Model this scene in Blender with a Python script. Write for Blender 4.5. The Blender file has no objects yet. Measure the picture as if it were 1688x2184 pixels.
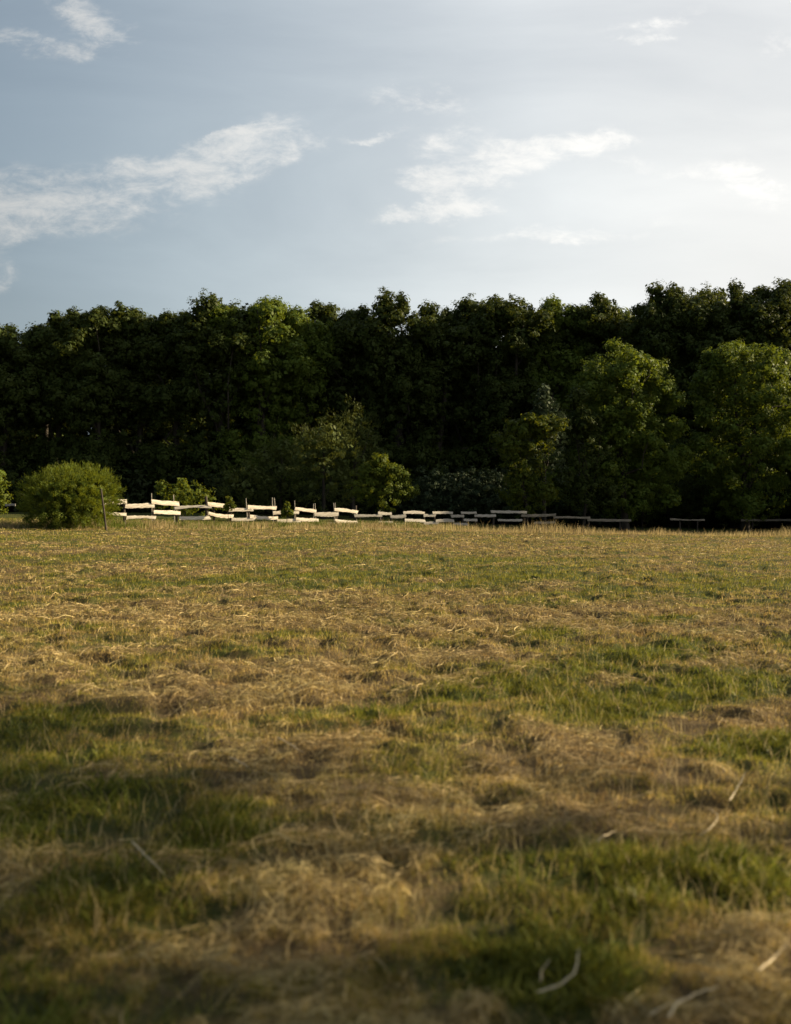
import bpy, math
import numpy as np
from mathutils import Vector

scene = bpy.context.scene
COL = scene.collection
R = math.radians

# ------------------------------------------------------------------ camera
CAM_Z = 1.55
F = 2123.3            # focal length in units of a 1688 x 2184 frame
PITCH = math.atan(32 / F)
cam_data = bpy.data.cameras.new("camera")
cam_data.sensor_fit = 'VERTICAL'
cam_data.sensor_height = 36.0
cam_data.sensor_width = 27.8
cam_data.lens = 35.0
cam_data.clip_end = 5000
cam_data.dof.use_dof = True
cam_data.dof.focus_distance = 27.0
cam_data.dof.aperture_fstop = 1.6
cam = bpy.data.objects.new("camera", cam_data)
COL.objects.link(cam)
cam.location = (0, 0, CAM_Z)
cam.rotation_euler = (R(90) - PITCH, 0, 0)
scene.camera = cam

# ------------------------------------------------------------------ sun and sky
SUN_EL, SUN_AZ = 21.0, 79.0          # azimuth measured from +Y (view direction) towards +X
SUN_STRENGTH, SKY_STRENGTH, EXPOSURE = 5.0, 0.05, 1.35
sun_dir = Vector((math.cos(R(SUN_EL)) * math.sin(R(SUN_AZ)), math.cos(R(SUN_EL)) * math.cos(R(SUN_AZ)), math.sin(R(SUN_EL))))
sd = bpy.data.lights.new("sun", 'SUN')
sd.energy = SUN_STRENGTH
sd.angle = R(0.6)
sd.color = (1.0, 0.82, 0.54)
sun = bpy.data.objects.new("sun", sd)
COL.objects.link(sun)
sun.location = (60, 20, 40)
sun.rotation_euler = sun_dir.to_track_quat('Z', 'Y').to_euler()

vs = scene.view_settings
vs.view_transform = 'Standard'
vs.look = 'None'
vs.gamma = 1.0
vs.use_curve_mapping = False
vs.exposure = EXPOSURE


class NT:
    """small helper for wiring shader nodes"""
    def __init__(self, tree):
        self.t = tree
        self.n = tree.nodes
        self.l = tree.links
        self.n.clear()

    def node(self, kind, **kw):
        nd = self.n.new(kind)
        for k, v in kw.items():
            setattr(nd, k, v)
        return nd

    def put(self, sock, v):
        if isinstance(v, bpy.types.NodeSocket):
            self.l.new(v, sock)
        else:
            sock.default_value = v

    def m(self, op, a, b=None, c=None, clamp=False):
        nd = self.n.new('ShaderNodeMath')
        nd.operation = op
        nd.use_clamp = clamp
        for i, v in enumerate((a, b, c)):
            if v is not None:
                self.put(nd.inputs[i], v)
        return nd.outputs[0]

    def noise(self, vec, scale, detail=4.0, rough=0.55, dist=0.0, out=0):
        nd = self.n.new('ShaderNodeTexNoise')
        if vec is not None:
            self.l.new(vec, nd.inputs['Vector'])
        nd.inputs['Scale'].default_value = scale
        nd.inputs['Detail'].default_value = detail
        nd.inputs['Roughness'].default_value = rough
        nd.inputs['Distortion'].default_value = dist
        return nd.outputs[out]

    def mix(self, f, a, b):
        nd = self.n.new('ShaderNodeMix')
        nd.data_type = 'RGBA'
        self.put(nd.inputs[0], f)
        self.put(nd.inputs[6], a)
        self.put(nd.inputs[7], b)
        return nd.outputs[2]

    def smooth(self, v, lo, hi):
        nd = self.n.new('ShaderNodeMapRange')
        nd.interpolation_type = 'SMOOTHSTEP'
        self.put(nd.inputs[0], v)
        nd.inputs[1].default_value = lo
        nd.inputs[2].default_value = hi
        return nd.outputs[0]

    def comb(self, x, y, z):
        nd = self.n.new('ShaderNodeCombineXYZ')
        for i, v in enumerate((x, y, z)):
            self.put(nd.inputs[i], v)
        return nd.outputs[0]


def build_world():
    w = bpy.data.worlds.new("World")
    scene.world = w
    w.use_nodes = True
    g = NT(w.node_tree)
    out = g.node('ShaderNodeOutputWorld')
    bg = g.node('ShaderNodeBackground')
    g.l.new(bg.outputs[0], out.inputs[0])
    bg.inputs[1].default_value = SKY_STRENGTH
    sky = g.node('ShaderNodeTexSky', sky_type='NISHITA')
    sky.sun_disc = False
    sky.sun_elevation = R(SUN_EL)
    sky.sun_rotation = R(SUN_AZ)
    sky.altitude = 200
    sky.air_density = 1.0
    sky.dust_density = 2.2
    sky.ozone_density = 1.0
    tc = g.node('ShaderNodeTexCoord')
    sep = g.node('ShaderNodeSeparateXYZ')
    g.l.new(tc.outputs['Generated'], sep.inputs[0])
    dx, dy, dz = sep.outputs
    ys = g.m('MAXIMUM', g.m('ABSOLUTE', dy), 0.08)
    u0 = g.m('DIVIDE', dx, ys)
    v0 = g.m('DIVIDE', dz, ys)
    p0 = g.comb(u0, g.m('MULTIPLY', v0, 1.7), 3.7)
    # ragged edges: push the lookup about with noise
    wob = g.n.new('ShaderNodeSeparateColor')
    g.l.new(g.noise(p0, 9.0, 6.0, 0.62, out=1), wob.inputs[0])
    u = g.m('MULTIPLY_ADD', g.m('SUBTRACT', wob.outputs[0], 0.5), 0.13, u0)
    v = g.m('MULTIPLY_ADD', g.m('SUBTRACT', wob.outputs[1], 0.5), 0.075, v0)

    def blob(cx, cy, rx, ry, ang, amp):
        # cloud given by its place above the horizon in the sky ahead
        cu, cv = (cx - 844) / F, (1060 - cy) / F
        rx, ry = rx / F, ry / F
        ca, sa = math.cos(R(ang)), math.sin(R(ang))
        a = g.m('SUBTRACT', u, cu)
        b = g.m('SUBTRACT', v, cv)
        e = g.m('MULTIPLY_ADD', a, ca / rx, g.m('MULTIPLY', b, sa / rx))
        f = g.m('MULTIPLY_ADD', b, ca / ry, g.m('MULTIPLY', a, -sa / ry))
        r2 = g.m('MULTIPLY_ADD', e, e, g.m('MULTIPLY', f, f))
        return g.m('MULTIPLY', g.m('POWER', 2.718, g.m('MULTIPLY', r2, -0.8)), amp * 1.1)

    blobs = [
        (40, 435, 260, 52, 3, 0.85), (60, 490, 150, 40, 22, 0.75), (250, 402, 150, 38, 8, 0.7),
        (350, 385, 90, 34, 10, 0.75), (430, 362, 120, 27, 12, 0.85), (520, 338, 90, 22, 8, 0.8),
        (600, 322, 52, 38, 0, 1.0), (520, 308, 60, 8, 6, 0.55), (20, 520, 50, 34, 30, 0.6),
        (185, 25, 48, 34, -40, 0.75), (255, 80, 40, 24, -10, 0.75), (130, 100, 90, 18, -6, 0.55),
        (30, 100, 80, 22, -6, 0.45), (20, 612, 28, 26, 40, 0.45),
        (1085, 350, 52, 34, 20, 0.95), (1120, 312, 100, 20, 5, 0.8), (1190, 330, 70, 26, 8, 0.85),
        (1280, 300, 60, 22, -8, 0.75), (930, 380, 70, 22, 4, 0.95), (900, 405, 60, 14, -4, 0.7),
        (945, 440, 75, 15, 4, 0.8), (845, 460, 55, 15, 8, 0.9), (810, 286, 60, 9, 2, 0.6),
        (960, 300, 60, 26, 20, 0.7), (890, 215, 70, 24, -8, 0.6), (1400, 50, 90, 18, 6, 0.5),
        (1370, 97, 42, 13, 0, 0.6), (1640, 95, 50, 30, 0, 0.35), (1590, 395, 85, 28, -12, 0.6),
        (1340, 365, 50, 16, 0, 0.35), (1180, 495, 190, 14, 4, 0.5), (1450, 385, 50, 14, 0, 0.25),
    ]
    s = None
    for b in blobs:
        e = blob(*b)
        s = e if s is None else g.m('ADD', s, e)
    fine = g.noise(g.comb(u0, g.m('MULTIPLY', v0, 2.2), 0.3), 24.0, 10.0, 0.70, 0.3)
    big = g.noise(g.comb(u0, g.m('MULTIPLY', v0, 1.8), 5.1), 5.0, 3.0, 0.5, 0.2)
    s = g.m('MINIMUM', s, 1.0)
    body = g.m('MULTIPLY_ADD', g.m('SUBTRACT', fine, 0.5), 5.6, g.m('MULTIPLY_ADD', g.m('SUBTRACT', big, 0.5), 0.8, s))
    cum = g.m('MULTIPLY', g.smooth(body, -0.35, 2.1), g.smooth(s, 0.02, 0.5))
    # high thin veil, thicker to the right (east) and low down
    veil_n = g.noise(g.comb(u0, g.m('MULTIPLY', v0, 3.2), 8.0), 2.6, 6.0, 0.55, 0.4)
    veil_t = g.m('ADD', g.m('MULTIPLY', u0, 0.75), g.m('MULTIPLY', v0, -0.55))
    veil = g.smooth(g.m('MULTIPLY_ADD', g.m('SUBTRACT', veil_n, 0.5), 0.5, veil_t), -0.62, 0.42)
    # cloud light grows towards the sun
    dot = g.n.new('ShaderNodeVectorMath')
    dot.operation = 'DOT_PRODUCT'
    g.l.new(tc.outputs['Generated'], dot.inputs[0])
    dot.inputs[1].default_value = sun_dir
    glow = g.m('MULTIPLY_ADD', dot.outputs['Value'], 0.5, 0.5)
    k = 1.0 / SKY_STRENGTH
    lit = g.m('MINIMUM', g.m('MAXIMUM', g.m('MULTIPLY_ADD', glow, 0.80 * k, -0.205 * k), 0.05 * k), 0.36 * k)
    lit = g.m('MULTIPLY_ADD', g.m('SUBTRACT', veil_n, 0.5), 0.09 * k, lit)
    clit = g.m('MULTIPLY_ADD', glow, 0.56 * k, 0.01 * k)
    haze = g.m('POWER', 2.718, g.m('MULTIPLY', v0, -3.4))
    dens = g.m('MULTIPLY_ADD', haze, 0.62, g.m('MULTIPLY_ADD', veil, 0.40, 0.42), clamp=True)
    vcol = g.n.new('ShaderNodeVectorMath')
    vcol.operation = 'SCALE'
    g.l.new(g.mix(g.smooth(glow, 0.42, 0.80), (0.80, 0.965, 1.05, 1), (1.0, 1.005, 0.985, 1)), vcol.inputs[0])
    g.l.new(lit, vcol.inputs['Scale'])
    ccol = g.n.new('ShaderNodeVectorMath')
    ccol.operation = 'SCALE'
    ccol.inputs[0].default_value = (1.16, 1.12, 1.05)
    g.l.new(clit, ccol.inputs['Scale'])
    c1 = g.mix(dens, sky.outputs[0], vcol.outputs[0])
    c2 = g.mix(g.m('MULTIPLY', cum, 0.60), c1, ccol.outputs[0])
    g.l.new(c2, bg.inputs[0])


build_world()


# ------------------------------------------------------------------ helpers
def from_px(px, py, Y):
    """the point at depth Y seen at (px, py) of the 1688 x 2184 photograph"""
    a, b = (px - 844) / F, (1092 - py) / F
    c, s = math.cos(PITCH), math.sin(PITCH)
    d = (a, c + s * b, -s + c * b)
    t = Y / d[1]
    return Vector((a * t, Y, CAM_Z + d[2] * t))


def lattice(n, seed):
    return np.random.default_rng(seed).random((n, n))


_LAT = [lattice(256, 100 + i) for i in range(6)]


def vnoise(x, y, k=0):
    L = _LAT[k % 6]
    xi, yi = np.floor(x).astype(int), np.floor(y).astype(int)
    fx, fy = x - xi, y - yi
    fx, fy = fx * fx * (3 - 2 * fx), fy * fy * (3 - 2 * fy)
    a, b = L[xi % 256, yi % 256], L[(xi + 1) % 256, yi % 256]
    c, d = L[xi % 256, (yi + 1) % 256], L[(xi + 1) % 256, (yi + 1) % 256]
    return (a * (1 - fx) + b * fx) * (1 - fy) + (c * (1 - fx) + d * fx) * fy


def fbm(x, y, oct=4, k=0):
    s, amp, tot = 0, 1.0, 0
    for i in range(oct):
        s = s + amp * vnoise(x * 2 ** i + 17.3 * i, y * 2 ** i + 9.1 * i, k + i)
        tot += amp
        amp *= 0.5
    return s / tot


def sst(v, lo, hi):
    t = np.clip((v - lo) / (hi - lo), 0, 1)
    return t * t * (3 - 2 * t)


def mesh_arrays(name, V, quads=None, tris=None, col=None, mat=None, smooth=False):
    me = bpy.data.meshes.new(name)
    V = np.asarray(V, dtype=np.float32)
    nq = 0 if quads is None else len(quads)
    nt = 0 if tris is None else len(tris)
    loops, starts = [], []
    if nq:
        loops.append(np.asarray(quads, dtype=np.int32).ravel())
        starts.append(np.arange(nq, dtype=np.int32) * 4)
    if nt:
        loops.append(np.asarray(tris, dtype=np.int32).ravel())
        starts.append(nq * 4 + np.arange(nt, dtype=np.int32) * 3)
    loops = np.concatenate(loops)
    starts = np.concatenate(starts)
    me.vertices.add(len(V))
    me.vertices.foreach_set('co', V.ravel())
    me.loops.add(len(loops))
    me.loops.foreach_set('vertex_index', loops)
    me.polygons.add(len(starts))
    me.polygons.foreach_set('loop_start', starts)
    me.polygons.foreach_set('use_smooth', np.full(len(starts), smooth))
    me.update(calc_edges=True)
    if col is not None:
        c = np.ones((len(V), 4), dtype=np.float32)
        c[:, :3] = col
        at = me.color_attributes.new('tone', 'FLOAT_COLOR', 'POINT')
        at.data.foreach_set('color', c.ravel())
    if mat:
        me.materials.append(mat)
    return me


def link(name, data, parent=None, loc=(0, 0, 0), rz=0.0):
    o = bpy.data.objects.new(name, data)
    COL.objects.link(o)
    o.location = loc
    o.rotation_euler = (0, 0, rz)
    if parent:
        o.parent = parent
    return o


def tag(o, label=None, cat=None, group=None, kind=None):
    if label:
        o['label'] = label
    if cat:
        o['category'] = cat
    if group:
        o['group'] = group
    if kind:
        o['kind'] = kind
    return o


# ------------------------------------------------------------------ materials
def leafy(name, colour, spread=0.35, trans=0.35, trans_col=None, rough=0.55, attr=False, scale=2.2, spec=0.08):
    m = bpy.data.materials.new(name)
    m.use_nodes = True
    g = NT(m.node_tree)
    out = g.node('ShaderNodeOutputMaterial')
    if attr:
        base = g.node('ShaderNodeVertexColor', layer_name='tone').outputs[0]
    else:
        base = g.node('ShaderNodeRGB').outputs[0]
        base.default_value = (*colour, 1)
    tc = g.node('ShaderNodeNewGeometry')
    n1 = g.noise(tc.outputs['Position'], scale, 3.0, 0.6)
    hs = g.node('ShaderNodeHueSaturation')
    g.put(hs.inputs['Hue'], g.m('MULTIPLY_ADD', g.m('SUBTRACT', n1, 0.5), 0.07, 0.5))
    g.put(hs.inputs['Value'], g.m('MULTIPLY_ADD', g.m('SUBTRACT', n1, 0.5), 2 * spread, 1.0))
    g.put(hs.inputs['Color'], base)
    d = g.node('ShaderNodeBsdfPrincipled')
    g.put(d.inputs['Base Color'], hs.outputs[0])
    d.inputs['Roughness'].default_value = rough
    d.inputs['Specular IOR Level'].default_value = spec
    tr = g.node('ShaderNodeBsdfTranslucent')
    if trans_col:
        tr.inputs[0].default_value = (*trans_col, 1)
    else:
        g.put(tr.inputs[0], hs.outputs[0])
    mx = g.node('ShaderNodeMixShader')
    mx.inputs[0].default_value = trans
    g.l.new(d.outputs[0], mx.inputs[1])
    g.l.new(tr.outputs[0], mx.inputs[2])
    g.l.new(mx.outputs[0], out.inputs[0])
    return m


def woody(name, c1, c2, scale=(3, 3, 30), rough=0.85, bump=0.4):
    m = bpy.data.materials.new(name)
    m.use_nodes = True
    g = NT(m.node_tree)
    out = g.node('ShaderNodeOutputMaterial')
    tc = g.node('ShaderNodeTexCoord')
    mp = g.node('ShaderNodeMapping')
    mp.inputs['Scale'].default_value = scale
    g.l.new(tc.outputs['Object'], mp.inputs[0])
    n1 = g.noise(mp.outputs[0], 1.0, 6.0, 0.65, 0.6)
    d = g.node('ShaderNodeBsdfPrincipled')
    g.put(d.inputs['Base Color'], g.mix(g.smooth(n1, 0.3, 0.7), (*c1, 1), (*c2, 1)))
    d.inputs['Roughness'].default_value = rough
    d.inputs['Specular IOR Level'].default_value = 0.2
    b = g.node('ShaderNodeBump')
    b.inputs['Strength'].default_value = bump
    b.inputs['Distance'].default_value = 0.02
    g.put(b.inputs['Height'], n1)
    g.l.new(b.outputs[0], d.inputs['Normal'])
    g.l.new(d.outputs[0], out.inputs[0])
    return m


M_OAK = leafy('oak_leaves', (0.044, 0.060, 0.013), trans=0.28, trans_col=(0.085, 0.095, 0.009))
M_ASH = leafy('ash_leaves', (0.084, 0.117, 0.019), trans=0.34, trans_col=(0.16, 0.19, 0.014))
M_WILLOW = leafy('willow_leaves', (0.075, 0.092, 0.024), trans=0.30, trans_col=(0.085, 0.090, 0.012))
M_BUSH = leafy('bush_leaves', (0.085, 0.112, 0.016), trans=0.38, trans_col=(0.160, 0.170, 0.010))
M_YELLOW = leafy('yellow_leaves', (0.066, 0.088, 0.014), trans=0.36, trans_col=(0.16, 0.165, 0.009))
M_GREY = leafy('grey_leaves', (0.044, 0.060, 0.028), trans=0.2)
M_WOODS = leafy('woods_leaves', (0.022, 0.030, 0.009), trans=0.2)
M_GRASS = leafy('grass_blades', None, spread=0.30, trans=0.38, attr=True, rough=0.5, scale=1.3)
M_HAY = leafy('hay_strands', None, spread=0.25, trans=0.15, attr=True, rough=0.6, scale=1.7)
M_BARK = woody('bark', (0.020, 0.016, 0.012), (0.060, 0.050, 0.038), scale=(6, 6, 1.2), bump=0.8)
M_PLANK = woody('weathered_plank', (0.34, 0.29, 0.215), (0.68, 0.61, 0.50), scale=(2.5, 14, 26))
M_PLANK_GREY_SHADED = woody('grey_shaded_plank', (0.22, 0.20, 0.17), (0.38, 0.35, 0.30), scale=(2.5, 14, 26))  # greyer wood, and also painted tree shade on planks right of centre
M_PLANK_SHADED = woody('shaded_plank', (0.10, 0.085, 0.065), (0.22, 0.19, 0.145), scale=(2.5, 14, 26))  # tree shade at the right end put into the plank colour
M_POST = woody('post_wood', (0.030, 0.024, 0.018), (0.075, 0.060, 0.047), scale=(20, 20, 3))
M_STAKE = woody('stake_wood', (0.16, 0.14, 0.11), (0.30, 0.27, 0.22), scale=(20, 20, 3))
M_STALK = woody('dry_straw', (0.42, 0.33, 0.19), (0.62, 0.52, 0.34), scale=(25, 25, 25), rough=0.5, bump=0.1)


# ------------------------------------------------------------------ terrain
ROW = R(42)            # direction the mown rows run in


def rows(x, y):
    c, s = math.cos(ROW), math.sin(ROW)
    return x * c + y * s, -x * s + y * c


def height(x, y):
    x, y = np.asarray(x, float), np.asarray(y, float)
    far = sst(y, 6, 46)
    z = far * np.clip(-0.05 - 0.021 * x, -0.40, 0.30)
    z = z - 0.45 * sst(y, 49, 57) * sst(x, -1, 9)
    a, b = rows(x, y)
    near = (1 - 0.4 * sst(y, 30, 60)) * (.72 + .28 * sst(y, 5, 10))
    z = z + near * (0.10 * (fbm(a / 3.4, b / 1.5, 3, 0) - 0.5) + 0.09 * (fbm(x / 0.42, y / 0.34, 3, 1) - 0.5) + 0.085 * (vnoise(x / 0.16, y / 0.15, 3) - 0.5) - .035 * hollow(x, y)
                    + 0.5 * (fbm(x / 14, y / 14, 2, 2) - 0.5) * sst(y, 8, 20) * 0.4)
    return z


GREEN = [  # (px, py, half width, half height, weight) of green and brown patches, as laid on the ground
    (1100, 2075, 200, 75, 1.0), (1360, 1900, 110, 60, 1.0), (1620, 1850, 110, 80, 0.9), (1250, 2100, 160, 60, .6),
    (440, 1765, 110, 50, 0.65), (1600, 1600, 120, 45, 0.9), (1570, 1475, 150, 26, 0.9), (1330, 1500, 110, 22, 0.5),
    (800, 1522, 70, 15, 0.9), (960, 1492, 90, 14, 0.9), (1100, 1462, 90, 13, 0.9), (1230, 1430, 100, 13, 0.9),
    (1370, 1403, 90, 13, 0.9), (1390, 1325, 80, 9, 0.8), (1170, 1360, 60, 10, 0.8), (840, 1440, 50, 14, 0.5),
    (1300, 1225, 420, 18, 0.5), (800, 1195, 420, 14, 0.45), (700, 1245, 300, 12, 0.4), (180, 1520, 120, 18, 0.6),
    (60, 1700, 160, 80, 0.3), (930, 1548, 80, 14, 0.6), (870, 1660, 120, 30, 0.4), (600, 1395, 60, 10, 0.4),
    (150, 1250, 150, 12, 0.4), (1620, 1245, 120, 12, 0.5), (150, 1850, 200, 90, 0.32), (330, 1950, 160, 60, .2), (560, 1760, 120, 40, .4), (1000, 1850, 160, 30, 0.3),
    (300, 1160, 400, 14, 0.25),
    (560, 1470, 230, 45, -0.7), (1250, 1320, 420, 26, -0.55), (500, 1325, 260, 28, -0.6), (250, 1440, 200, 26, -0.5),
    (760, 1850, 150, 150, -0.6), (1580, 2060, 140, 90, -0.8), (1150, 1590, 150, 36, -0.6), (700, 1620, 180, 36, -0.5),
    (1200, 1750, 260, 50, -0.5), (1500, 1780, 140, 30, -0.5), (950, 1400, 240, 20, -0.5), (520, 2050, 160, 60, -0.4),
    (1500, 1540, 150, 16, -0.4), (1300, 1660, 200, 24, -0.4),
]


def green(x, y):
    x, y = np.asarray(x, float), np.maximum(np.asarray(y, float), 0.5)
    px, py = 844 + F * x / y, 1060 + F * CAM_Z / y
    a, b = rows(x, y)
    g = 0.54 + 1.0 * (fbm(a / 2.2, b / 0.7, 4, 3) - 0.5) + 0.9 * (fbm(x / 0.6, y / 0.5, 3, 4) - 0.5)
    wob = 0.8 * (fbm(x / 0.7, y / 0.7, 3, 5) - 0.5)
    for cx, cy, rx, ry, w in GREEN:
        r2 = ((px - cx) / rx) ** 2 + ((py - cy) / ry) ** 2
        g = g + w * 0.64 * np.exp(-np.maximum(.8 * r2 * (1 + wob), 0))
    g = g + 0.35 * sst(y, 50, 56)
    return g


def hollow(x, y):
    """small bare hollows between the tussocks"""
    return sst(.62 * vnoise(x / .24, y / .19, 5) + .38 * vnoise(x / .10, y / .09, 2), .54, .66)


def ground():
    def axis(lo, hi, step, far, g=1.12):
        core = list(np.arange(lo, hi, step))
        up, s, v = [], step, hi
        while v < far:
            up.append(v)
            s *= g
            v += s
        dn, s, v = [], step, lo - step
        while v > -far:
            dn.append(v)
            s *= g
            v -= s
        return np.array(dn[::-1] + core + up + [far])
    xs = axis(-6, 6, 0.055, 900, 1.035)
    ys = axis(1.8, 15, 0.055, 1200, 1.025)
    X, Y = np.meshgrid(xs, ys)
    Z = height(X, Y)
    V = np.stack([X.ravel(), Y.ravel(), Z.ravel()], 1)
    nx, ny = len(xs), len(ys)
    i = np.arange(ny - 1)[:, None] * nx + np.arange(nx - 1)[None, :]
    q = np.stack([i, i + 1, i + nx + 1, i + nx], -1).reshape(-1, 4)
    gr = np.clip(green(V[:, 0], V[:, 1]), 0, 1)
    m = bpy.data.materials.new('meadow_soil')
    m.use_nodes = True
    g = NT(m.node_tree)
    out = g.node('ShaderNodeOutputMaterial')
    geo = g.node('ShaderNodeNewGeometry')
    at = g.node('ShaderNodeVertexColor', layer_name='tone')
    n1 = g.noise(geo.outputs['Position'], 9.0, 8.0, 0.65, 0.4)
    n2 = g.noise(geo.outputs['Position'], 45.0, 4.0, 0.6, 1.0)
    f = g.smooth(g.m('MULTIPLY_ADD', g.m('SUBTRACT', n1, 0.5), 1.1, at.outputs[0]), 0.25, 0.85)
    dry = g.mix(n2, (0.050, 0.036, 0.018, 1), (0.16, 0.112, 0.052, 1))
    grn = g.mix(n2, (0.025, 0.034, 0.008, 1), (0.075, 0.085, 0.020, 1))
    d = g.node('ShaderNodeBsdfPrincipled')
    g.put(d.inputs['Base Color'], g.mix(f, dry, grn))
    d.inputs['Roughness'].default_value = 0.95
    d.inputs['Specular IOR Level'].default_value = 0.1
    b = g.node('ShaderNodeBump')
    b.inputs['Strength'].default_value = 0.8
    b.inputs['Distance'].default_value = 0.05
    g.put(b.inputs['Height'], g.m('ADD', n1, n2))
    g.l.new(b.outputs[0], d.inputs['Normal'])
    g.l.new(d.outputs[0], out.inputs[0])
    me = mesh_arrays('ground', V, quads=q, col=np.repeat(gr[:, None], 3, 1), mat=m, smooth=True)
    tag(link('ground', me), kind='structure')


ground()


# ------------------------------------------------------------------ grass and hay
def spots(rng, n, d0=2.0, d1=60.0, half=0.58, p=0.0):
    """points on the field, thinning out with distance"""
    t = rng.random(n)
    d = d0 * (d1 / d0) ** t if p == 0 else (d0 ** p + t * (d1 ** p - d0 ** p)) ** (1 / p)
    x = d * half * (2 * rng.random(n) - 1)
    return x, d


def blade_mesh(name, rng, x, y, h, w, lean, col, mat, wind=0.2):
    n = len(x)
    z = height(x, y) - 0.01
    az = rng.random(n) * 2 * np.pi
    s = np.stack([np.cos(az), np.sin(az), np.zeros(n)], 1)
    la = rng.random(n) * 2 * np.pi
    l = np.stack([np.cos(la) + wind, np.sin(la), np.zeros(n)], 1) * (lean * h)[:, None]
    p = np.stack([x, y, z], 1)
    up = np.zeros((n, 3))
    up[:, 2] = h * np.sqrt(np.clip(1 - 0.6 * lean ** 2, 0.1, 1))
    sw = s * (w / 2)[:, None]
    V = np.stack([p - sw, p + sw, p + .55 * up + .30 * l - .8 * sw, p + .55 * up + .30 * l + .8 * sw,
                  p + up + l], 1).reshape(-1, 3)
    b = np.arange(n)[:, None] * 5
    q = b + np.array([[0, 1, 3, 2]])
    t = b + np.array([[2, 3, 4]])
    return mesh_arrays(name, V, q, t, np.repeat(col, 5, 0), mat)


def strand_mesh(name, rng, x, y, length, w, arch, lift, col, mat, K=5, bias=None):
    n = len(x)
    th = rng.random(n) * 2 * np.pi if bias is None else bias + rng.normal(0, 0.7, n) + np.pi * (rng.random(n) > .5)
    kap = rng.normal(0, 0.16, n)
    roll = rng.normal(0, 0.9, n)
    pts = []
    cx, cy = x.copy(), y.copy()
    for k in range(K):
        t = k / (K - 1)
        z = height(cx, cy) + lift + arch * np.sin(np.pi * (0.15 + 0.8 * t))
        pts.append(np.stack([cx, cy, z], 1))
        cx = cx + np.cos(th) * length / (K - 1)
        cy = cy + np.sin(th) * length / (K - 1)
        th = th + kap + rng.normal(0, 0.12, n)
    P = np.stack(pts, 1)
    T = np.gradient(P, axis=1)
    T /= np.linalg.norm(T, axis=2, keepdims=True) + 1e-9
    side = np.cross(T, np.array([0, 0, 1.0]))
    side /= np.linalg.norm(side, axis=2, keepdims=True) + 1e-9
    upv = np.cross(side, T)
    S = side * np.cos(roll)[:, None, None] + upv * np.sin(roll)[:, None, None]
    tw = (w / 2)[:, None, None] * np.linspace(1.0, 0.45, K)[None, :, None]
    V = np.stack([P - S * tw, P + S * tw], 2).reshape(-1, 3)
    b = (np.arange(n) * 2 * K)[:, None, None] + (np.arange(K - 1) * 2)[None, :, None]
    q = (b + np.array([0, 1, 3, 2])[None, None, :]).reshape(-1, 4)
    return mesh_arrays(name, V, q, None, np.repeat(col, 2 * K, 0), mat)


def tones(rng, n, a, b, jit=0.12):
    t = rng.random(n)[:, None]
    c = np.asarray(a)[None] * (1 - t) + np.asarray(b)[None] * t
    return np.clip(c * (1 + rng.normal(0, jit, n))[:, None], 0.005, 0.9)


DRY_A, DRY_B = (0.31, 0.210, 0.062), (0.55, 0.400, 0.136)
GRN_A, GRN_B = (0.112, 0.116, 0.013), (0.25, 0.228, 0.030)
OLIVE_A, OLIVE_B = (0.160, 0.142, 0.020), (0.34, 0.285, 0.052)


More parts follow.
